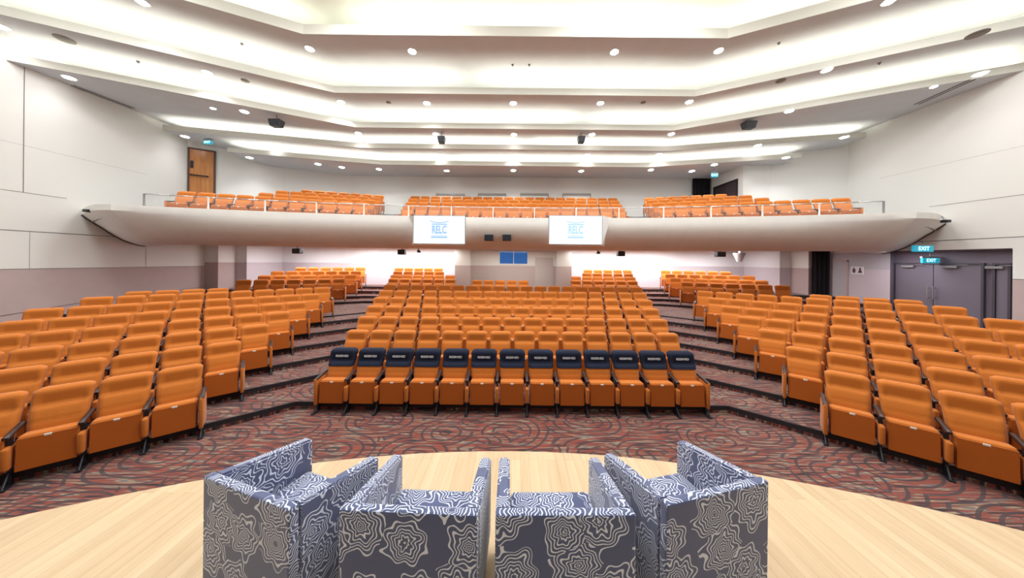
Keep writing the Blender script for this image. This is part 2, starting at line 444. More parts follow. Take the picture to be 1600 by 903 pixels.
def build_parts(lk, rk):
    ps = [('backrest', SM['backrest']), ('seat_cushion', SM['seat_cushion']), ('seat_shell', SM['seat_shell']), ('leg', SM['legL']), ('armrest', SM['armL']),
          ('side_pad' if lk == 'pad' else 'end_panel', SM['padL' if lk == 'pad' else 'endL'])]
    if rk: ps += [('leg', SM['legR']), ('armrest', SM['armR']), ('end_panel' if rk == 'end' else 'side_pad', SM['endR' if rk == 'end' else 'padR'])]
    return ps
protos = {}
seats.sort(key=lambda s: s[1])
cover_spots = []
for s in seats[:300]:
    x, y, zf, phi, lk, rk, label, group, cov = s
    root = thing('auditorium_seat', label, 'seat', (x*P, y*P, zf*P), phi, group)
    for nm, me in build_parts(lk, rk):
        o = bpy.data.objects.new(nm, me); o.parent = root; C.objects.link(o)
        if nm == 'seat_cushion':
            pl = bpy.data.objects.new('number_plate', SM['number_plate']); pl.parent = o; C.objects.link(pl)
    if cov: cover_spots.append((x, y))
# the rest of the seats: one object
bmr = B(); matlist = [M['orange'], M['shell'], M['black'], M['wood_arm'], M['plate']]
midx = {m.name: i for i, m in enumerate(matlist)}
vbuf, fbuf, mbuf, sbuf = [], [], [], []
for s in seats[300:]:
    x, y, zf, phi, lk, rk, label, group, cov = s
    mt = Matrix.Translation((x*P, y*P, zf*P)) @ Matrix.Rotation(phi, 4, 'Z')
    for nm, me in build_parts(lk, rk)+[('number_plate', SM['number_plate'])]:
        k0 = len(vbuf); mi = midx[me.materials[0].name]
        vbuf += [tuple(mt @ v.co) for v in me.vertices]
        for f in me.polygons: fbuf.append([k0+i for i in f.vertices]); mbuf.append(mi); sbuf.append(f.use_smooth)
bmr.free()
me = bpy.data.meshes.new('auditorium_seats'); me.from_pydata(vbuf, [], fbuf)
for m in matlist: me.materials.append(m)
me.polygons.foreach_set('material_index', mbuf); me.polygons.foreach_set('use_smooth', sbuf); me.update()
o = bpy.data.objects.new('auditorium_seats', me); C.objects.link(o)
o['label'] = 'orange folding seats farthest away, on the balcony and along the back'; o['category'] = 'seats'; o['kind'] = 'stuff'

# ------------------------------------------------------------------ navy reserved covers
def cover_bm():
    bm = backrest_bm()
    geom = bm.verts[:]+bm.edges[:]+bm.faces[:]
    bmesh.ops.bisect_plane(bm, geom=geom, plane_co=(0, 0, .715), plane_no=(0, 0, 1), clear_inner=True)
    for v in bm.verts:
        v.co.x *= 1.035; v.co.z += .008*(v.co.z-.745)/.235
        v.co.y = v.co.y-.012 if v.co.y < -.02 - (.98-v.co.z)*.25 + .02 else v.co.y+.008
    return bm
cov_me = mesh_of('cover', cover_bm(), M['navy'], True)
txt_me = text_mesh('RESERVED', .052, .0015, M['white_text'], .0006)
for i, (x, y) in enumerate(sorted(cover_spots)):
    t = thing('seat_cover', f'navy cover reading RESERVED on the seat {nth(i, 13)} of the front centre row', 'seat cover', (x*P, y*P, 0), 0, 'navy covers on the front centre row')
    o = bpy.data.objects.new('cloth', cov_me); o.parent = t; C.objects.link(o)
    o = bpy.data.objects.new('lettering', txt_me); o.parent = t; C.objects.link(o)
    o.location = (0, -.1, .872); o.rotation_euler = (math.radians(78), 0, 0); o['label'] = 'white lettering reading RESERVED'

# ------------------------------------------------------------------ stage
SR, SZ0 = 17.0, 5.47-17.0
EST = 3.65                                   # eye above the stage
sz = (EYE-EST)*P
bm = B(); arc = []
for i in range(65):
    a = math.radians(-62+124*i/64); arc.append((SR*math.sin(a)*P, (SZ0+SR*math.cos(a))*P))
top = [bm.verts.new((x, y, sz)) for x, y in arc]; bot = [bm.verts.new((x, y, 0)) for x, y in arc]
b0 = bm.verts.new((-15*P, -13.9*P, sz)); b1 = bm.verts.new((15*P, -13.9*P, sz))
bm.faces.new([b0]+top+[b1])
for i in range(64):
    f = bm.faces.new((bot[i], bot[i+1], top[i+1], top[i])); f.material_index = 1
bmesh.ops.recalc_face_normals(bm, faces=bm.faces)
so = obj('stage', bm, [M['plank'], M['stage_side']]); so['label'] = 'curved pale maple plank stage in front of the patterned carpet'; so['category'] = 'stage'

# ------------------------------------------------------------------ armchairs
def uv_box(bm, off, rot=0):
    uvl = bm.loops.layers.uv.get('UVMap') or bm.loops.layers.uv.new('UVMap'); bm.normal_update()
    for f in bm.faces:
        n = f.normal
        for l in f.loops:
            c = l.vert.co
            if abs(n.z) >= max(abs(n.x), abs(n.y)): u, v = c.x, c.y+5
            elif abs(n.y) >= abs(n.x): u, v = c.x, c.z
            else: u, v = c.y+3, c.z
            l[uvl].uv = (u+off[0], v+off[1])
def wedge_arm(bm, x0, x1, y0, y1, z0, zb, zf):
    vs_ = box(bm, x0, x1, y0, y1, z0, zb, 0)
    for v in vs_:
        if v.co.z > (z0+zb)/2 and v.co.y > (y0+y1)/2: v.co.z = zf
    ed = list({e for v in vs_ for e in v.link_edges})
    bmesh.ops.bevel(bm, geom=ed, offset=.012, segments=2, affect='EDGES')
W2, DP, BHt, AF = .335, .57, .70, .585
def armchair(cx, cy, rot, label, off):
    # origin: middle of the outer back edge; +y is forward (towards the seats)
    t = thing('armchair', label, 'armchair', (cx, cy, sz), rot, 'patterned armchairs on the stage')
    bm = B(); box(bm, -W2, W2, 0, .048, .09, BHt, .010); uv_box(bm, off); obj('backrest', bm, M['flower'], t)
    for s in (-1, 1):
        bm = B(); x0, x1 = (-W2, -W2+.07) if s < 0 else (W2-.07, W2)
        wedge_arm(bm, x0, x1, .0485, DP, .09, BHt-.008, AF); uv_box(bm, (off[0]+s*1.3, off[1]+.2)); obj('armrest', bm, M['flower'], t)
    bm = B(); box(bm, -W2+.072, W2-.072, .058, DP-.045, .10, .26, .01); uv_box(bm, off); obj('seat_base', bm, M['flower'], t)
    bm = B(); box(bm, -W2+.074, W2-.074, .058, DP-.035, .262, .395, .035, seg=4); uv_box(bm, (off[0]+.4, off[1])); obj('seat_cushion', bm, M['flower'], t, True)
    for x in (-W2+.06, W2-.06):
        for y in (.06, DP-.06):
            bm = B(); cyl(bm, (x, y, 0), (x, y, .095), .016, .024); obj('leg', bm, M['black'], t)
armchair(-1.372, 1.458, -math.radians(18), 'navy armchair with white line flowers, leftmost, turned to the right', (.07, .03))
armchair(-.490, 1.350, -math.radians(2.2), 'navy armchair with white line flowers, second from left, seen squarely from behind', (.51, .42))
armchair(.262, 1.345, math.radians(0.8), 'navy armchair with white line flowers, third from left, seen squarely from behind', (2.17, .83))
armchair(1.095, 1.485, math.radians(14), 'navy armchair with white line flowers, rightmost, turned to the left', (3.61, .19))

# ------------------------------------------------------------------ ceiling
HC = [15.1, 13.35, 11.7, 10.4, 9.5, 8.6]
LP = [None,
      [(-27.5, 9.95), (-12.6, 16.9), (12.6, 16.9), (27.5, 9.95)],
      [(-27.5, 12.5), (-12.66, 20.0), (12.66, 20.0), (27.5, 12.5)],
      [(-27.2, 15.0), (-12.5, 22.4), (12.5, 22.4), (27.2, 15.0)],
      [(-26.2, 21.2), (-13, 24.2), (13, 24.2), (26.2, 21.2)],
      [(-23.2, 23.0), (-12, 25.7), (12, 25.7), (23.2, 23.0)]]
LH = [0, .60, .47, .42, .40, .36]
def Pz(x, y, H): return (x*P, y*P, (EYE+H)*P)
bm = B()
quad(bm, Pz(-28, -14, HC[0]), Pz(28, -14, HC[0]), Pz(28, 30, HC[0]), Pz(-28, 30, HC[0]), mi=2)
for i in range(1, 6):
    pts = LP[i]; H = HC[i]; n = len(pts)
    xr = pts[-1][0]
    back = [(xr, 30.0), (-xr, 30.0)]
    bm.faces.new([bm.verts.new(Pz(x, y, H)) for x, y in pts+back])
    th = .12
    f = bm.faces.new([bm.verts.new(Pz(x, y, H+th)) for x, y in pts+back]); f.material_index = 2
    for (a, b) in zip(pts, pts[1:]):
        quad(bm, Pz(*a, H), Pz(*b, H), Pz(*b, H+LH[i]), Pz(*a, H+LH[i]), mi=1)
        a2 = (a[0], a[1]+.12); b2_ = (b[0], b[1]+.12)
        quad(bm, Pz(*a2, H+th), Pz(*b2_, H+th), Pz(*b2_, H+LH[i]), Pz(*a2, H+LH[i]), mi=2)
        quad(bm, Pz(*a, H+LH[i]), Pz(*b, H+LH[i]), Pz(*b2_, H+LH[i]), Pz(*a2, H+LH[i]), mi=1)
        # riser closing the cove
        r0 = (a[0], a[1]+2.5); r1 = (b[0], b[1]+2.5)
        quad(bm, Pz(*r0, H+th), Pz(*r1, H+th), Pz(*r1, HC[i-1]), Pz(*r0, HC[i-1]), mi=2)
    for s in (-1, 1):                                       # end faces
        x, y = (pts[0] if s < 0 else pts[-1])
        if i >= 4:
            quad(bm, Pz(x, y, H), Pz(x, y+2.5, H), Pz(x, y+2.5, HC[i-1]), Pz(x, y, H+LH[i]), mi=1)
            quad(bm, Pz(x, y+2.5, H), Pz(x, 30, H), Pz(x, 30, HC[i-1]), Pz(x, y+2.5, HC[i-1]), mi=1)
struct('ceiling', bm, [M['ceil'], M['lip'], M['cove']])

# cove lights
def arealight(name, loc, sx, sy, power, rot=(0, 0, 0), col=(1, 1, 1), shape='RECTANGLE', spread=None):
    l = bpy.data.lights.new(name, 'AREA'); l.shape = shape; l.size = sx; l.size_y = sy; l.energy = power; l.color = col
    if spread: l.spread = spread
    o = bpy.data.objects.new(name, l); C.objects.link(o); o.location = loc; o.rotation_euler = rot; return o
COVE = 7.0                                              # watt per metre
gaps = {1: [(-12.3, -10.6)], 2: [(-3.9, -3.0)], 3: [(5.3, 6.1)], 4: [(.6, 1.2)], 5: [(-6, -5.4)]}
for i in range(1, 6):
    for (a, b) in zip(LP[i], LP[i][1:]):
        segs = [(a, b)]
        if a[1] == b[1]:
            g = gaps[i][0]; segs = [(a, (g[0], a[1])), ((g[1], a[1]), b)]
        for (p, q) in segs:
            # trim outer wing overlap
            L = math.hypot(q[0]-p[0], q[1]-p[1]); ang = math.atan2(q[1]-p[1], q[0]-p[0])
            mx, my = (p[0]+q[0])/2, (p[1]+q[1])/2+.55
            if abs(mx) > 26: continue
            arealight('cove_light', Pz(mx, my, HC[i]+.17), L*P*.97, .14, COVE*L*P*(.7, .8, 1.35, 1.3, 1.3, 1.2)[i], (math.pi, 0, ang), (1, 1, .87))

# ------------------------------------------------------------------ walls
def wall_strip(name, plan, z0, z1, m, closed=False):
    bm = B()
    for a, b in zip(plan, plan[1:]):
        quad(bm, (a[0]*P, a[1]*P, z0*P), (b[0]*P, b[1]*P, z0*P), (b[0]*P, b[1]*P, z1*P), (a[0]*P, a[1]*P, z1*P))
    return struct(name, bm, m)
DADO = EYE-.70; DADOB = EYE-.36
TOP = EYE+15.3
# left wall: dado band below, cream above
def side_wall(s):
    nm = 'wall_left' if s < 0 else 'wall_right'
    X = s*WX; bm = B()
    def q(y0, y1, z0, z1, mi): quad(bm, (X*P, y0*P, z0*P), (X*P, y1*P, z0*P), (X*P, y1*P, z1*P), (X*P, y0*P, z1*P), mi=mi)
    yend = 24.9
    if s < 0:
        q(-14, 23.5, DADO, TOP, 0); q(23.5, yend, DADO, EYE+2.2, 0); q(-14, yend, -.5, DADO, 1)
    else:
        a, b = 15.4, 20.4; topo = EYE+.95
        q(-14, a, DADO, TOP, 0); q(-14, a, -.5, DADO, 1)
        q(a, yend, topo, TOP, 0)
        q(b, yend, DADOB, topo, 3); q(b, yend, -.5, DADOB, 2)
    struct(nm, bm, [M['wall'], M['dado'], M['dado'] if s < 0 else M['dado_pale'], M['grey_wall']])
side_wall(-1); side_wall(1)
# panel joints (dark lines) on side walls
def joint(bm, X, pa, pb, w=.03):
    s = 1 if X > 0 else -1; X = X-s*.012
    (y0, z0), (y1, z1) = pa, pb; ln = math.hypot(y1-y0, z1-z0); ny, nz = -(z1-z0)/ln*w/2, (y1-y0)/ln*w/2
    quad(bm, (X*P, (y0-ny)*P, (z0-nz)*P), (X*P, (y1-ny)*P, (z1-nz)*P), (X*P, (y1+ny)*P, (z1+nz)*P), (X*P, (y0+ny)*P, (z0+nz)*P))
def px2wall(x, y, X):
    Z, H = atX(x, y, X); return (Z, EYE+H)
bm = B()
zB = px2wall(47, 361.5, -WX)[1]; zA = px2wall(47, 302, -WX)[1]
vj = px2wall(36, 300, -WX)[0]; vj2 = px2wall(228, 400, -WX)[0]; vj3 = px2wall(46, 400, -WX)[0]
joint(bm, -WX, (8, zB), (19.5, zB)); joint(bm, -WX, (8, zA), (17.2, zA), .02)
joint(bm, -WX, (vj, zA), (vj, EYE+10.4), .025); joint(bm, -WX, (vj2, DADO), (vj2, EYE+1.0), .012); joint(bm, -WX, (vj3, DADO), (vj3, zB), .012)
joint(bm, -WX, (8, DADO), (24.9, DADO), .025)
joint(bm, -WX, (12, px2wall(0, 494, -WX)[1]), px2wall(0, 494, -WX), .03); joint(bm, -WX, px2wall(0, 494, -WX), px2wall(120, 474, -WX), .03); joint(bm, -WX, px2wall(120, 474, -WX), (24.9, EYE-2.5), .02)
zU = px2wall(100, 242, -WX)[1]; joint(bm, -WX, (14, zU), (21, zU), .008)
struct('trim_1', bm, M['seam'])
bm = B()
zB = px2wall(1560, 371.5, WX)[1]; zA = px2wall(1560, 309, WX)[1]
joint(bm, WX, (8, zB), (19.0, zB)); joint(bm, WX, (8, zA), (18.5, zA), .018); joint(bm, WX, (8, DADO), (15.4, DADO), .025)
joint(bm, WX, (15.42, EYE+.95), (20.5, EYE+.95), .05)
zU = px2wall(1545, 240, WX)[1]; joint(bm, WX, (14, zU), (21, zU), .008)
joint(bm, WX, (8, EYE-3.2), (15.4, EYE-3.0), .03)
struct('trim_2', bm, M['seam'])

# lower piers + under-balcony walls
def lower_side(s):
    bm = B()
    plan = [(s*WX, 24.9), (s*25.8, 24.9), (s*25.8, 26.5)]
    for a, b in zip(plan, plan[1:]):
        quad(bm, (a[0]*P, a[1]*P, 0), (b[0]*P, b[1]*P, 0), (b[0]*P, b[1]*P, DADOB*P), (a[0]*P, a[1]*P, DADOB*P), mi=1)
        quad(bm, (a[0]*P, a[1]*P, DADOB*P), (b[0]*P, b[1]*P, DADOB*P), (b[0]*P, b[1]*P, (EYE+2.2)*P), (a[0]*P, a[1]*P, (EYE+2.2)*P), mi=0)
    struct('trim_3' if s < 0 else 'trim_4', bm, [M['wall'], M['dado']])
    bm = B()
    plan = [(s*25.8, 26.5), (s*24.8, 26.5), (s*24.8, ZW)]
    for a, b in zip(plan, plan[1:]):
        quad(bm, (a[0]*P, a[1]*P, 0), (b[0]*P, b[1]*P, 0), (b[0]*P, b[1]*P, DADOB*P), (a[0]*P, a[1]*P, DADOB*P), mi=1)
        quad(bm, (a[0]*P, a[1]*P, DADOB*P), (b[0]*P, b[1]*P, DADOB*P), (b[0]*P, b[1]*P, (EYE+2.2)*P), (a[0]*P, a[1]*P, (EYE+2.2)*P), mi=0)
    struct('wall_rear_left' if s < 0 else 'wall_rear_right', bm, [M['wall_under'], M['dado_pale']])
lower_side(-1); lower_side(1)
bm = B()
for x0, x1 in ((-24.8, -5.1), (5.1, 24.8)):
    quad(bm, (x0*P, ZW*P, 0), (x1*P, ZW*P, 0), (x1*P, ZW*P, DADOB*P), (x0*P, ZW*P, DADOB*P), mi=1)
    quad(bm, (x0*P, ZW*P, DADOB*P), (x1*P, ZW*P, DADOB*P), (x1*P, ZW*P, (EYE+2.2)*P), (x0*P, ZW*P, (EYE+2.2)*P), mi=0)
struct('wall_back', bm, [M['wall_under'], M['dado_pale']])
# booth
bm = B(); zd = EYE-.42
bp = [(-5.1, ZW), (-5.1, 24.9), (-3.77, 24.9), (-3.77, 25.6), (3.8, 25.6), (3.8, 24.9), (5.1, 24.9), (5.1, ZW)]
for k, (a, b) in enumerate(zip(bp, bp[1:])):
    quad(bm, (a[0]*P, a[1]*P, 0), (b[0]*P, b[1]*P, 0), (b[0]*P, b[1]*P, zd*P), (a[0]*P, a[1]*P, zd*P), mi=1)
    if k == 3:
        wx0, wx1 = atZ(781, 400, 25.6)[0], atZ(824, 400, 25.6)[0]; wz0, wz1 = EYE+atZ(802, 412, 25.6)[1], EYE+atZ(802, 393, 25.6)[1]
        for (xa, xb, za, zb_) in ((a[0], wx0, zd, EYE+2.2), (wx1, b[0], zd, EYE+2.2), (wx0, wx1, wz1, EYE+2.2), (wx0, wx1, zd, wz0)):
            quad(bm, (xa*P, a[1]*P, za*P), (xb*P, a[1]*P, za*P), (xb*P, a[1]*P, zb_*P), (xa*P, a[1]*P, zb_*P))
    else:
        quad(bm, (a[0]*P, a[1]*P, zd*P), (b[0]*P, b[1]*P, zd*P), (b[0]*P, b[1]*P, (EYE+2.2)*P), (a[0]*P, a[1]*P, (EYE+2.2)*P), mi=0)
struct('wall_booth', bm, [M['wall'], mat('booth dado', (.55, .46, .43), .75)])
# booth window
def frame_bm(x0, x1, z0, z1, y, w, d, mull=True):
    bm = B()
    box(bm, x0-w, x0, y-d, y+d, z0-w, z1+w); box(bm, x1, x1+w, y-d, y+d, z0-w, z1+w)
    box(bm, x0, x1, y-d, y+d, z1, z1+w); box(bm, x0-w, x1+w, y-d*1.3, y+d, z0-w*1.4, z0)
    if mull: box(bm, (x0+x1)/2-w*.35, (x0+x1)/2+w*.35, y-d*.8, y+d, z0, z1)
    return bm
wo = struct('window_1', frame_bm(wx0*P, wx1*P, wz0*P, wz1*P, 25.6*P, .03, .03), M['frame_white'])
bm = B()
for a, b in ((wx0, (wx0+wx1)/2-.03), ((wx0+wx1)/2+.03, wx1)): box(bm, a*P, b*P, 25.62*P, 25.66*P, wz0*P, wz1*P)
obj('pane', bm, M['glass_blue'], wo)
# booth door outline
bm = B(); dx0, dx1 = atZ(836, 430, 25.6)[0]*P, atZ(864, 430, 25.6)[0]*P
box(bm, dx0, dx1, 25.55*P, 25.6*P, LAND*P, (EYE+atZ(850, 402.5, 25.6)[1])*P, .004)
d1 = struct('door_1', bm, mat('booth door paint', (.60, .54, .51), .6))
bm = B(); cyl(bm, (dx0+.05, 25.50*P, 2.6*P), (dx0+.05, 25.44*P, 2.6*P), .012); box(bm, dx0+.04, dx0+.14, 25.42*P, 25.44*P, 2.58*P, 2.62*P)
obj('door_handle', bm, M['chrome'], d1)

# upper rear walls
zbal = EYE+1.9
UPL = [(-27, 23.5), (-21.8, 26.9), (-16.7, 29.2)]
UPR = [(20.1, 29.2), (20.1, 25.0), (22.4, 25.0), (27, 23.0)]
def strip2(name, plan, m): return wall_strip(name, plan, zbal, EYE+15, m)
strip2('wall_upper_left', UPL, M['wall'])
strip2('wall_upper_back', [(-16.7, 29.2), (20.1, 29.2)], M['wall'])
strip2('wall_upper_right', UPR, M['wall'])
# slot windows of the projection room
for k, (x0, x1) in enumerate(((682, 726), (747, 791), (813, 857), (879, 923))):
    a, z = atZ(x0, 303.3, 29.15); b, _ = atZ(x1, 303.3, 29.15)
    bm = B(); box(bm, a*P, b*P, 29.0*P, 29.2*P, (EYE+z-.10)*P, (EYE+z+.08)*P, .003)
    box(bm, a*P, (a+.06)*P, 29.05*P, 29.2*P, (EYE+z-1.4)*P, (EYE+z-.08)*P); box(bm, (b-.06)*P, b*P, 29.05*P, 29.2*P, (EYE+z-1.4)*P, (EYE+z-.08)*P)
    w = struct(f'window_{k+2}', bm, mat('grey window frame', (.36, .34, .31), .6))
    bm = B(); box(bm, (a+.06)*P, (b-.06)*P, 29.12*P, 29.19*P, (EYE+z-1.4)*P, (EYE+z-.10)*P); obj('pane', bm, M['wall'], w)
# wood door, upper left, on the angled wall
def wallpt(a, b, px):      # plan point of line a-b seen at photo column px (on the eye line)
    t = (px-802)/F
    # a+(b-a)u : x = t*y
    dx, dy = b[0]-a[0], b[1]-a[1]; u = (t*a[1]-a[0])/(dx-t*dy)
    return a[0]+dx*u, a[1]+dy*u
def wall_door(name, a, b, pxl, pxr, z0, z1, m, s=1, off=.06, frame=True, fm=None, leaves=1):
    A_ = wallpt(a, b, pxl); B_ = wallpt(a, b, pxr)
    L = math.hypot(B_[0]-A_[0], B_[1]-A_[1])*P; ang = math.atan2(B_[1]-A_[1], B_[0]-A_[0])
    bm = B(); w = .06
    box(bm, 0, w, -off, .02, 0, (z1-z0)*P); box(bm, L-w, L, -off, .02, 0, (z1-z0)*P); box(bm, w, L-w, -off, .02, (z1-z0)*P-w, (z1-z0)*P)
    o = struct(name, bm, fm or m); o.location = (A_[0]*P, A_[1]*P, z0*P); o.rotation_euler = (0, 0, ang)
    return o, L, (z1-z0)*P, w
d, L, Hh, w = wall_door('door_2', UPL[0], UPL[1], 292, 336, EYE+4.6, EYE+9.15, M['door_wood'], fm=mat('dark door frame', (.10, .045, .03), .5))
bm = B(); box(bm, w, L-w, -.03, .01, 0, Hh-w, .003); lf_ = obj('door_leaf', bm, M['door_wood'], d)
bm = B(); box(bm, w+.02, L-w-.15, -.10, -.06, 1.17, 1.22, .008); box(bm, w+.03, w+.07, -.07, -.03, 1.16, 1.23); box(bm, L-w-.2, L-w-.16, -.07, -.03, 1.16, 1.23); obj('push_bar', bm, M['wood_arm'], lf_)
bm = B(); box(bm, w+.02, w+.12, -.045, -.03, 1.48, 1.80, .004); obj('vision_panel', bm, M['black'], lf_)
# right: black curtain and dark doors
bm = B(); n = 48; x0, x1 = atZ(1083, 290, 28.9)[0], 20.05; front, backv = [], []
def curtain(n, p0, p1, z0, z1, amp, waves):
    bm = B(); (xa, ya), (xb, yb) = p0, p1; L = math.hypot(xb-xa, yb-ya); nx, ny = -(yb-ya)/L, (xb-xa)/L
    cols = []
    for layer in (0, .03):
        c = []
        for i in range(n+1):
            t = i/n; o_ = amp*math.sin(t*waves*2*math.pi)+layer
            x = xa+(xb-xa)*t+nx*o_; y = ya+(yb-ya)*t+ny*o_
            c.append((bm.verts.new((x*P, y*P, z0*P)), bm.verts.new((x*P, y*P, z1*P))))
        cols.append(c)
    for c in cols:
        for i in range(n): bm.faces.new((c[i][0], c[i+1][0], c[i+1][1], c[i][1]))
    for i in (0, n): bm.faces.new((cols[0][i][0], cols[1][i][0], cols[1][i][1], cols[0][i][1]))
    return bm
o = obj('curtain', curtain(60, (x0, 28.95), (19.95, 28.95), EYE+4.2, EYE+8.6, .07, 6), M['curtain'], None, True); o['label'] = 'black curtain hanging at the back right of the balcony'; o['category'] = 'curtain'
d3, L, Hh, w = wall_door('door_3', (20.1, 29.2), (20.1, 25.0), 1115, 1152, EYE+3.6, EYE+7.6, M['dark_door'], fm=M['black'])
bm = B(); box(bm, w, L/2-.005, -.03, .01, 0, Hh-w, .003); box(bm, L/2+.005, L-w, -.03, .01, 0, Hh-w, .003); obj('door_leaf', bm, mat('dark brown door', (.06, .04, .045), .4), d3)

# right lobby doors
XD = 27.4
bm = B()
a, b = 15.4, 20.4; t0, t1 = 0, EYE+.95
def qx(X, y0, y1, z0, z1, mi=0): quad(bm, (X*P, y0*P, z0*P), (X*P, y1*P, z0*P), (X*P, y1*P, z1*P), (X*P, y0*P, z1*P), mi=mi)
qx(XD, a, b, 0, t1)
quad(bm, (WX*P, a*P, 0), (XD*P, a*P, 0), (XD*P, a*P, t1*P), (WX*P, a*P, t1*P)); quad(bm, (WX*P, b*P, 0), (XD*P, b*P, 0), (XD*P, b*P, t1*P), (WX*P, b*P, t1*P))
quad(bm, (WX*P, a*P, t1*P), (XD*P, a*P, t1*P), (XD*P, b*P, t1*P), (WX*P, b*P, t1*P))
struct('wall_lobby', bm, M['lobby'])
def xdoor(name, pxs, topy, fm):
    ys = [XD/((p-802)/F) for p in pxs]
    zt = EYE+atX(pxs[1], topy, XD)[1]; z0 = 1.2
    bm = B(); w = .10
    box(bm, (XD-.16)*P, XD*P, (ys[0])*P, (ys[0]+w)*P, z0*P, (zt+w)*P); box(bm, (XD-.16)*P, XD*P, (ys[-1]-w)*P, ys[-1]*P, z0*P, (zt+w)*P)
    box(bm, (XD-.16)*P, XD*P, ys[-1]*P, ys[0]*P, zt*P, (zt+w)*P)
    d = struct(name, bm, fm)
    for k, (p, q) in enumerate(zip(ys, ys[1:])):
        bm = B(); box(bm, (XD-.1)*P, (XD-.01)*P, (q+.015)*P, (p-.015)*P, z0*P, (zt-.02)*P, .004)
        lf = obj('door_leaf', bm, M['dark_door'], d)
        yh = (q+.12) if k == 0 else (p-.12)
        if len(ys) == 3:
            bm = B(); zc0, zc1 = EYE-2.2, EYE-1.35
            cyl(bm, ((XD-.3)*P, yh*P, zc0*P), ((XD-.3)*P, yh*P, zc1*P), .013); cyl(bm, ((XD-.3)*P, yh*P, (zc0+.1)*P), ((XD-.1)*P, yh*P, (zc0+.1)*P), .009); cyl(bm, ((XD-.3)*P, yh*P, (zc1-.1)*P), ((XD-.1)*P, yh*P, (zc1-.1)*P), .009)
            obj('pull_handle', bm, M['chrome'], lf)
        bm = B(); ym = (p+q)/2; box(bm, (XD-.26)*P, (XD-.1)*P, (ym-.1)*P, (ym+.5)*P, (zt-.22)*P, (zt-.08)*P, .005)
        cyl(bm, ((XD-.2)*P, ym*P, (zt-.05)*P), ((XD-.35)*P, (ym-.6)*P, (zt-.02)*P), .01); obj('door_closer', bm, M['grey'], lf)
    return d
FD = mat('dark violet door frame', (.06, .05, .065), .5)
xdoor('door_4', (1401, 1461, 1537), 413, FD)
xdoor('door_5', (1559, 1579), 414, FD)
# restroom door & sign on the right wall beyond the lobby
bm = B()
y0, y1 = WX/((1302-802)/F), WX/((1326-802)/F); zt = EYE+atX(1315, 408.5, WX)[1]
box(bm, (WX-.08)*P, WX*P, y1*P, (y1+.14)*P, 1.3*P, (zt+.1)*P); box(bm, (WX-.08)*P, WX*P, y1*P, y0*P, zt*P, (zt+.12)*P)
d6 = struct('door_6', bm, M['dado']); bm = B(); box(bm, (WX-.04)*P, (WX-.005)*P, (y1+.14)*P, y0*P, 1.3*P, zt*P, .003); obj('door_leaf', bm, M['grey_wall'], d6)
y0, y1 = WX/((1330-802)/F), WX/((1351-802)/F); za = EYE+atX(1340, 429, WX)[1]; zb_ = EYE+atX(1340, 416.5, WX)[1]
sg = thing('restroom_sign', 'white restroom sign with two dark figures, left of the lobby doors', 'sign', ((WX-.05)*P, (y0+y1)/2*P, (za+zb_)/2*P), 0)
bm = B(); wS, hS = (y0-y1)*P/2, (zb_-za)*P/2; box(bm, 0, .02, -wS, wS, -hS, hS, .003); obj('sign_board', bm, M['sign_white'], sg)
for k, yy in enumerate((-wS*.45, wS*.45)):
    bm = B(); bmesh.ops.create_uvsphere(bm, u_segments=10, v_segments=8, radius=.022*1.6, matrix=Matrix.Translation((-.004, yy, hS*.5)) @ Matrix.Diagonal((.15, 1, 1, 1)))
    cyl(bm, (-.004, yy, -hS*.55), (-.004, yy, hS*.3), .07 if k == 0 else .04, .03 if k == 0 else .06, 8)
    for v in bm.verts: v.co.x = -.004+(v.co.x+.004)*.08
    obj('figure', bm, M['pictogram'], sg)
# black curtain at right pier
ya = WX/((1299-802)/F)
o = obj('curtain', curtain(40, (WX-.15, ya), (25.9, 24.7), 1.3, EYE+2.0, .08, 4), M['curtain'], None, True); o['label'] = 'long black curtain hanging beside the right rear pier under the balcony'; o['category'] = 'curtain'

# ------------------------------------------------------------------ balcony
RR = 72.0
def rimZ(x): x = abs(x); return 19-(RR-math.sqrt(RR*RR-x*x))
path = []
for i in range(-22, 23): path.append((i*1.0, rimZ(i), 2.2, 2.9))
endp = [(-27.0, 17.8, 3.1, 2.98), (-26.2, 17.35, 3.0, 2.97), (-25.4, 16.9, 2.9, 2.96), (-24.4, 16.35, 2.75, 2.95), (-23.3, 15.85, 2.5, 2.93)]
path = endp+path+[(-a, b, c, d_) for a, b, c, d_ in endp[::-1]]
prof = [(.30, None), (0.02, None), (0, -.06), (0, -.34), (.03, -.40)]
bal = thing('balcony', 'long cream balcony with a curved hull shaped front across the hall', 'balcony', (0, rimZ(0)*P, 0))
def loft(bm, path, ptsf, mi=0):
    prev = None
    for e in path:
        cur = [bm.verts.new(p) for p in ptsf(e)]
        if prev:
            for k in range(len(cur)-1):
                f = bm.faces.new((prev[k], cur[k], cur[k+1], prev[k+1])); f.material_index = mi
        prev = cur
by = rimZ(0)*P
HULL = [(.05, .08), (.12, .18), (.20, .29), (.29, .40), (.38, .53), (.48, .66), (.60, .79), (.70, .87), (.80, .93), (.9, .98), (1, 1)]
def fas(e):
    x, z, run, H = e; out = []
    out.append((x*P, (z+.42)*P-by, (EYE+2.2)*P))
    out.append((x*P, (z+.40)*P-by, (EYE+H)*P))
    out.append((x*P, z*P-by, (EYE+H)*P)); out.append((x*P, z*P-by, (EYE+H-.33)*P))
    k_ = sstep(16, 25, abs(x))
    for r0_, d0_ in HULL:
        a_ = r0_*math.pi/2
        r_ = (1-math.cos(a_))*(1-k_)+r0_*k_; d_ = math.sin(a_)*(1-k_)+d0_*k_
        out.append((x*P, (z+run*r_)*P-by, (EYE+(H-.33)-((H-.33)-.84)*d_)*P))
    return out
bm = B(); loft(bm, path, fas)
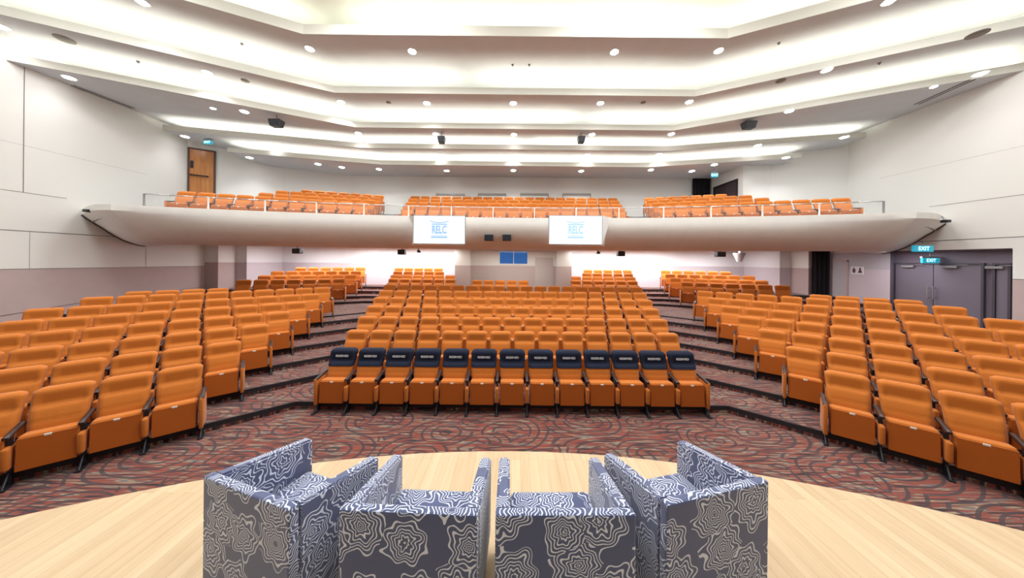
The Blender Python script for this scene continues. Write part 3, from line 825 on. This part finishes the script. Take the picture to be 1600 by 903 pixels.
fo = obj('fascia', bm, M['fascia'], bal, False)
me = fo.data
fo.data.polygons.foreach_set('use_smooth', [True]*len(me.polygons))
try:
    me.set_sharp_from_angle(angle=math.radians(25))
except Exception: pass
bm = B()   # soffit
loft(bm, path, lambda e: [(e[0]*P, (e[1]+e[2])*P-by, (EYE+.84)*P), (e[0]*P, 30.7*P-by, (EYE+1.75)*P)])
obj('soffit', bm, M['fascia'], bal)
bm = B()   # dark strip where the hull meets the wall
for s in (-1, 1):
    pr = fas(endp[0])
    for k in range(3, len(pr)-1):
        a, b = pr[k], pr[k+1]; xx = s*(-a[0]-.02) if s > 0 else a[0]+.02
        xx = s*(WX-.03)*P
        d_ = .03
        quad(bm, (xx, a[1]-d_, a[2]-d_), (xx, b[1]-d_, b[2]-d_), (xx, b[1], b[2]), (xx, a[1], a[2]))
obj('junction_strip', bm, M['seam'], bal)
bm = B()   # terraces
def bx(r, s=-1):
    x0, y0, n = BS[r]; return x0, y0
loft(bm, path, lambda e: [(e[0]*P, (e[1]+.35)*P-by, (EYE+HB[0])*P), (e[0]*P, 29*P-by, (EYE+HB[0])*P)])
for r in (1, 2, 3):
    zc = BZ[r]-.9; x0, y0 = bx(r); px_, pz_ = x0+.9*s3, y0-.9*c3
    xc = -10.2-.3*r
    xs = -20.9; zs = pz_+(xs-px_)*s3/c3; zx = pz_+(xc-px_)*s3/c3
    pl = [(xs, zs), (xc, zx), (xc+.01, zc), (-xc-.01, zc), (-xc, zx), (20.9, zs)]
    z0, z1 = EYE+HB[r-1], EYE+HB[r]
    bm.faces.new([bm.verts.new((x*P, y*P-by, z1*P)) for x, y in pl+[(20.9, 29), (-20.9, 29)]])
    for a, b in zip([(-20.9, 29)]+pl, pl+[(20.9, 29)]): quad(bm, (a[0]*P, a[1]*P-by, z0*P), (b[0]*P, b[1]*P-by, z0*P), (b[0]*P, b[1]*P-by, z1*P), (a[0]*P, a[1]*P-by, z1*P))
obj('terrace', bm, M['grey'], bal)

# railing
rl = thing('balcony_railing', 'low steel handrail with clear glass panels along the balcony edge', 'railing', (0, rimZ(0)*P, (EYE+2.9)*P))
RX = 20.9; HR = .70
pts = [(-RX+i*(2*RX)/40) for i in range(41)]
def rp(x, h): return (x*P, (rimZ(x)+.2)*P-by, h*P)
bm = B()
for a, b in zip(pts, pts[1:]): cyl(bm, rp(a, HR), rp(b, HR), .016, n=8)
obj('handrail', bm, M['chrome'], rl, True)
npost = 16
px_ = [-RX+i*2*RX/(npost-1) for i in range(npost)]
for x in px_:
    bm = B(); box(bm, -.018, .018, -.018, .018, 0, HR*P, .003, Matrix.Translation(rp(x, 0))); obj('post', bm, M['frame_white'] if abs(x) < 20 else M['grey'], rl)
for a, b in zip(px_, px_[1:]):
    A_, B_ = Vector(rp(a+.1, .08)), Vector(rp(b-.1, .08)); bm = B()
    h = Vector((0, 0, (HR-.14)*P)); n_ = Vector((0, .008, 0))
    quad(bm, A_, B_, B_+h, A_+h); quad(bm, A_+n_, A_+h+n_, B_+h+n_, B_+n_)
    quad(bm, A_+h, B_+h, B_+h+n_, A_+h+n_)
    obj('glass_panel', bm, M['glass'], rl)
# small brackets / cameras at both balcony tips
for s, (x, y) in ((-1, (146, 328)), (1, (1469, 344))):
    Z, H = atX(x, y, s*26.2)
    Z = 16.55
    X, H = atZ(x, y, Z)
    t = thing('security_camera', f'small black and white camera bracket at the {"left" if s<0 else "right"} tip of the balcony', 'camera', (X*P, Z*P, (EYE+H)*P), 0, 'cameras at the balcony tips')
    bm = B(); cyl(bm, (s*.12, .05, .13), (0, -.08, -.02), .016, n=8); obj('bracket', bm, M['grey'], t)
    bm = B(); box(bm, -.07-s*.03, .07-s*.03, -.20, -.06, -.09, -.01, .01); obj('housing', bm, M['black'], t)

# screens
def screen(x0, x1, y0, y1, label, s, logom):
    Z = 18.2
    X0, Ht = atZ(x0, y0, Z); X1, _ = atZ(x1, y0, Z); _, Hb = atZ((x0+x1)/2, y1, Z); Ht = atZ((x0+x1)/2, y0, Z)[1]
    t = thing('display_screen', label, 'screen', ((X0+X1)/2*P, Z*P, (EYE+Hb)*P), 0, 'screens on the balcony front')
    w = (X1-X0)*P/2; h = (Ht-Hb)*P
    bm = B()   # housing: front rectangle to a wider back meeting the hull
    fv = [bm.verts.new(v) for v in ((-w, .02, 0), (w, .02, 0), (w, .02, h), (-w, .02, h))]
    wo_, wi, wb = w+.8*P, w-.2*P, w+.65*P
    if s < 0: bv = [(-wb, 1.6*P, 0), (wi-.1, 1.6*P, 0), (wi, .75*P, h), (-wo_, .75*P, h)]
    else: bv = [(-wi+.1, 1.6*P, 0), (wb, 1.6*P, 0), (wo_, .75*P, h), (-wi, .75*P, h)]
    bv = [bm.verts.new(v) for v in bv]
    bm.faces.new(fv)
    for k in range(4): bm.faces.new((fv[k], bv[k], bv[(k+1) % 4], fv[(k+1) % 4]))
    bmesh.ops.recalc_face_normals(bm, faces=bm.faces)
    obj('housing', bm, M['frame_white'], t)
    bm = B(); box(bm, -w, w, -.01, .02, 0, h, .004); obj('bezel', bm, M['grey'], t)
    bm = B(); box(bm, -w+.018, w-.018, -.016, -.009, .018, h-.018); sc = obj('panel', bm, M['screen'], t)
    cx, cz = 0, h*.5
    me = text_mesh('RELC', .36, .002, logom, .010); o = bpy.data.objects.new('lettering', me); C.objects.link(o); o.parent = sc
    o.location = (cx, -.022, cz-.01); o.rotation_euler = (math.pi/2, 0, 0); o.scale = (.60, 1, 1); o['label'] = 'blue letters reading RELC'
    bm = B()
    for k_, (a_, z0_, z1_) in enumerate(((.27, -.27, -.225), (.26, -.20, -.185), (.26, .165, .20))):
        bm = B(); box(bm, -a_, a_, -.022, -.017, cz+z0_, cz+z1_); obj('emblem_bar', bm, logom, sc)
    bm = B()
    n = 12; vt = []
    for i in range(n):      # upswept roof line
        a, b = -1+2*i/n, -1+2*(i+1)/n
        za, zb = cz+.22+.06*abs(a)**2.2, cz+.22+.06*abs(b)**2.2
        f1 = [(a*.31, -.020, za), (b*.31, -.020, zb), (b*.31, -.020, zb+.028), (a*.31, -.020, za+.028)]; quad(bm, *f1)
    bmesh.ops.remove_doubles(bm, verts=bm.verts, dist=.0005)
    obj('emblem_roof', bm, logom, sc)
screen(646, 727.5, 336.5, 381.5, 'white display with a blue RELC logo, left of the balcony centre', -1, M['logo_l'])
screen(857.5, 941.5, 336.5, 382.5, 'white display with a pale blue RELC logo, right of the balcony centre', 1, M['logo_r'])
# black boxes on the hull centre
for k, x in enumerate((764, 792)):
    X, H = atZ(x, 371.5, 19.25)
    t = thing('projector_box', f'small black box on the balcony front between the screens, {"left" if k==0 else "right"} of the pair', 'box', (X*P, 19.05*P, (EYE+H)*P), 0, 'black boxes on the balcony front')
    bm = B(); box(bm, -.15, .15, 0, .55, -.105, .105, .01); obj('body', bm, M['black'], t)
# speakers under the balcony
for k, (x, y, w) in enumerate(((465, 391.5, 12), (628, 393, 11), (970, 395.5, 11), (1125, 396.5, 13))):
    Z = 22.3; X, H = atZ(x, y+1, Z)
    t = thing('ceiling_speaker', f'small black speaker under the balcony, {ORD[k]} from left', 'speaker', (X*P, Z*P, (EYE+H)*P), 0, 'speakers under the balcony')
    bm = B(); box(bm, -w*Z/F*P/2, w*Z/F*P/2, -.12, .12, -.10, .11, .03); obj('cabinet', bm, M['black'], t)
    bm = B(); cyl(bm, (0, 0, .1), (0, 0, max(.12, (1.0-H)*P)), .02); obj('mount', bm, M['black'], t)
for k, (x, y) in enumerate(((654, 391), (934, 393))):
    Z = 23.5; X, H = atZ(x, y, Z)
    t = thing('projector_mount', f'tiny dark camera hanging under the balcony, {"left" if k==0 else "right"} of the booth', 'camera', (X*P, Z*P, (EYE+H)*P), 0, 'cameras under the balcony')
    bm = B(); cyl(bm, (0, 0, -.05), (0, 0, .35), .03); obj('stem', bm, M['black'], t); bm = B(); box(bm, -.05, .09, -.06, .06, -.1, 0, .01); obj('head', bm, M['black'], t)
X, H = atZ(1155, 400, 27); t = thing('projector', 'white projector hanging under the balcony at the right', 'projector', (X*P, 27*P, (EYE+H)*P))
bm = B(); cyl(bm, (0, 0, -.28), (0, 0, .14), .10, .26, 20); obj('housing', bm, mat('pale grey plastic', (.40, .40, .41), .5), t)
bm = B(); cyl(bm, (0, 0, .1), (0, 0, .6), .03); obj('mount', bm, M['grey'], t)

# exit signs
def exitsign(X, Z, H, w, h, label, rot=0, mount=.3):
    t = thing('exit_sign', label, 'sign', (X*P, Z*P, (EYE+H)*P), rot)
    bm = B(); box(bm, -w/2, w/2, 0, .06, -h/2, h/2, .006); obj('case', bm, M['green_sign'], t)
    bm = B(); box(bm, -w/2-.01, w/2+.01, .0, .07, h/2, h/2+.05, .004); cyl(bm, (0, .03, h/2+.05), (0, .03, h/2+.05+mount), .012); obj('bracket', bm, M['grey'], t)
    me = text_mesh('EXIT', h*.9, .001, M['sign_text'], .002); o = bpy.data.objects.new('lettering', me); o.parent = t; C.objects.link(o)
    o.location = (0, -.004, 0); o.rotation_euler = (math.pi/2, 0, 0); o['label'] = 'lit letters reading EXIT'
Z = 16.9; X, H = atZ(1443.5, 388.5, Z); exitsign(X, Z, H, 31*Z/F*P, 9.5*Z/F*P, 'lit teal EXIT sign above the lobby doors, the upper larger one', mount=.1)
Z = 18.2; X, H = atZ(1455, 407, Z); exitsign(X, Z, H, 26*Z/F*P, 8*Z/F*P, 'lit teal EXIT sign hanging just above the dark lobby doors, the lower one', mount=.1)
Z = 24.6; X, H = atZ(1117, 273.5, Z); exitsign(X, Z, H, 10*Z/F*P, 6*Z/F*P, 'small lit EXIT sign at the back right of the balcony', mount=.2)
Z = 22.6; X, H = atZ(324, 222, Z); exitsign(X, Z, H, 13*Z/F*P, 5.5*Z/F*P, 'small lit EXIT sign above the wooden door at left', mount=.2)

# ------------------------------------------------------------------ downlights
DL = [  # photo x,y, ceiling level, radius (pitches)
 (222, 3, 1), (484, 76, 1), (644, 80, 1), (960, 81, 1), (1123, 79, 1), (1389, 2, 1),
 (324, 113, 2), (533, 159, 2), (667, 161, 2), (802, 161, 2), (938, 161, 2), (1077, 159, 2), (1292, 109, 2), (1, 41, 2),
 (108, 121, 3), (382, 174, 3), (560, 208, 3), (681, 209, 3), (803, 210, 3), (925, 210, 3), (1049, 209, 3), (1233, 173, 3), (1532, 115, 3), (1459, 135, 3), (333, 169, 3),
 (289, 213, 4), (432, 226.5, 4), (579, 241, 4), (689.5, 242, 4), (802, 242.5, 4), (917, 242, 4), (1030, 241, 4), (1184, 227, 4), (1319, 214, 4),
 (390, 246, 5), (497, 256, 5), (534, 261, 5), (592, 264, 5), (698, 266.5, 5), (802, 266, 5), (908, 267, 5), (1017, 265, 5), (1081, 267, 5), (1116, 257, 5), (1228, 246, 5)]
names = ['', 'highest', 'second', 'third', 'fourth', 'rearmost']
bm = B()
cyl(bm, (0, 0, -.012), (0, 0, .0), .15, n=24); ring_me = mesh_of('trim_ring', bm, M['frame_white'])
bm = B(); cyl(bm, (0, 0, -.022), (0, 0, -.012), .115, n=24); lens_me = mesh_of('lens', bm, M['lamp'])
for lv in range(1, 6):
    row_ = sorted([d for d in DL if d[2] == lv])
    for k, (x, y, l) in enumerate(row_):
        X, Z = atH(x, y, HC[l])
        t = thing('downlight', f'round recessed downlight, {ORD[k]} from left on the {names[lv]} ceiling step', 'light', (X*P, Z*P, (EYE+HC[l])*P), 0, 'ceiling downlights')
        sc = 1.0 if (x, y) not in ((1459, 135), (333, 169)) else .6
        t.scale = (sc, sc, 1)
        for me in (ring_me, lens_me):
            o = bpy.data.objects.new(me.name, me); o.parent = t; C.objects.link(o)
        l_ = arealight('downlight_lamp', (X*P, Z*P, (EYE+HC[l])*P-.03), .2, .2, 5 if abs(X) > 23 else (8 if l in (3, 4) else 15), (0, 0, 0), (.97, .99, 1), 'DISK', math.radians(105))

# vents, sprinklers, ceiling speakers
bm = B(); cyl(bm, (0, 0, -.015), (0, 0, 0), .19, n=24); ventr = mesh_of('grille', bm, M['vent'])
bm = B(); cyl(bm, (0, 0, -.03), (0, 0, -.013), .10, .16, n=24); ventc = mesh_of('diffuser', bm, M['vent'])
for k, (x, y, l, s) in enumerate(((101, 61, 2, 1), (383, 126, 2, .6), (607, 160, 2, .5), (1005, 160, 2, .5), (1220, 126, 2, .7), (1527, 53, 2, 1))):
    X, Z = atH(x, y, HC[l])
    t = thing('ceiling_vent', f'round brownish ceiling vent, {ORD[k]} from left on the second ceiling step', 'vent', (X*P, Z*P, (EYE+HC[l])*P), 0, 'round ceiling vents'); t.scale = (s, s, 1)
    for me in (ventr, ventc):
        o = bpy.data.objects.new(me.name, me); o.parent = t; C.objects.link(o)
bm = B(); cyl(bm, (0, 0, -.06), (0, 0, 0), .02, .045, n=12); spr = mesh_of('sprinkler', bm, M['grey'])
for k, (x, y, l) in enumerate(((378, 68, 1), (801, 101, 1), (827, 101, 1), (1217, 67, 1), (216, 96, 2), (1374, 98, 2))):
    X, Z = atH(x, y, HC[l]); o = bpy.data.objects.new('sprinkler', spr); C.objects.link(o); o.location = (X*P, Z*P, (EYE+HC[l])*P)
    o['label'] = f'tiny grey ceiling sprinkler, {ORD[k]} in reading order across the ceiling'; o['category'] = 'sprinkler'; o['group'] = 'ceiling sprinklers'
for k, (x, y, w, h, Z) in enumerate(((432, 193, 21, 13, 20.6), (690, 219, 13, 12, 23.0), (908, 219, 13, 12, 23.0), (1170, 196, 21, 13, 20.6))):
    X, H = atZ(x, y, Z); l = 3
    t = thing('ceiling_speaker', f'black loudspeaker hanging from the ceiling, {ORD[k]} of four from left', 'speaker', (X*P, Z*P, (EYE+H)*P), 0, 'black ceiling speakers')
    w_, h_ = w*Z/F*P/2*.88, h*Z/F*P/2*.8
    bm = B(); vv = box(bm, -w_, w_, -.15, .15, -h_, h_, .02)
    for v in bm.verts:
        if v.co.z < 0: v.co.x *= .78; v.co.y *= .8
    obj('cabinet', bm, M['black'], t)
    bm = B(); cyl(bm, (0, 0, h_*.9), (0, 0, max(h_+.05, (HC[l]-H)*P)), .02); obj('mount', bm, M['grey'], t)
# linear air slots beside the left and right wall
for k, (p, q) in enumerate((((112, 133), (208, 169)), ((1432, 163), (1520, 124)))):
    a = atH(*p, HC[3]); b = atH(*q, HC[3]); t = thing('air_slot', f'long dark double air slot in the ceiling along the {"left" if k==0 else "right"} wall', 'vent', ((a[0]+b[0])/2*P, (a[1]+b[1])/2*P, (EYE+HC[3])*P), math.atan2(b[1]-a[1], b[0]-a[0]))
    L = math.hypot(b[0]-a[0], b[1]-a[1])*P
    for o_ in (-.06, .06):
        bm = B(); box(bm, -L/2, L/2, o_-.02, o_+.02, -.01, 0); obj('slot', bm, M['seam'], t)

# ------------------------------------------------------------------ lights of the room and added fill lights
# unseen fill lights added above and behind the camera, under the stage ceiling
for x in (-9, 0, 9):
    arealight('stage_fill', Pz(x, -3, 14.6), 2.5, 1.2, 60, (math.radians(12), 0, 0), (.96, .99, 1))
for x, y in ((-19, 10), (-7, 13.5), (7, 13.5), (19, 10), (-13, 5), (0, 7), (13, 5)):
    arealight('overhead_fill', Pz(x, y, 14.9), 2.6, 1.4, {10: 270, 13.5: 380, 5: 260, 7: 260}[y], (0, 0, 0), (.96, .99, 1))  # unseen panels added overhead to light the seats from above
# under balcony strip lights
for x in (-19.5, -14, -8.5, 8.5, 14, 19.5):
    arealight('under_balcony_light', Pz(x, 28.4 if abs(x) < 16 else 27.2, 1.15), 2.6, .5, 115, (0, 0, 0), (.97, .97, 1))
for x in (-17.5, -8, 8, 17.5):
    arealight('under_balcony_light', Pz(x, 24.2 if abs(x) < 12 else 23.2, .98), 3.0, .4, 65, (0, 0, 0), (1, .98, .95))
arealight('under_balcony_light', Pz(0, 22.8, .92), 3.0, .3, 60, (0, 0, 0), (1, .98, .95))
arealight('lobby_fill', Pz(25.2, 19.0, .9), .6, .6, 45, (0, 0, 0), (.95, .95, 1))  # unseen lamp added to brighten the lobby doors
w = bpy.data.worlds.new('World'); bpy.context.scene.world = w; w.use_nodes = True
bg = w.node_tree.nodes['Background']; bg.inputs[0].default_value = (.93, .98, 1, 1); bg.inputs[1].default_value = .24
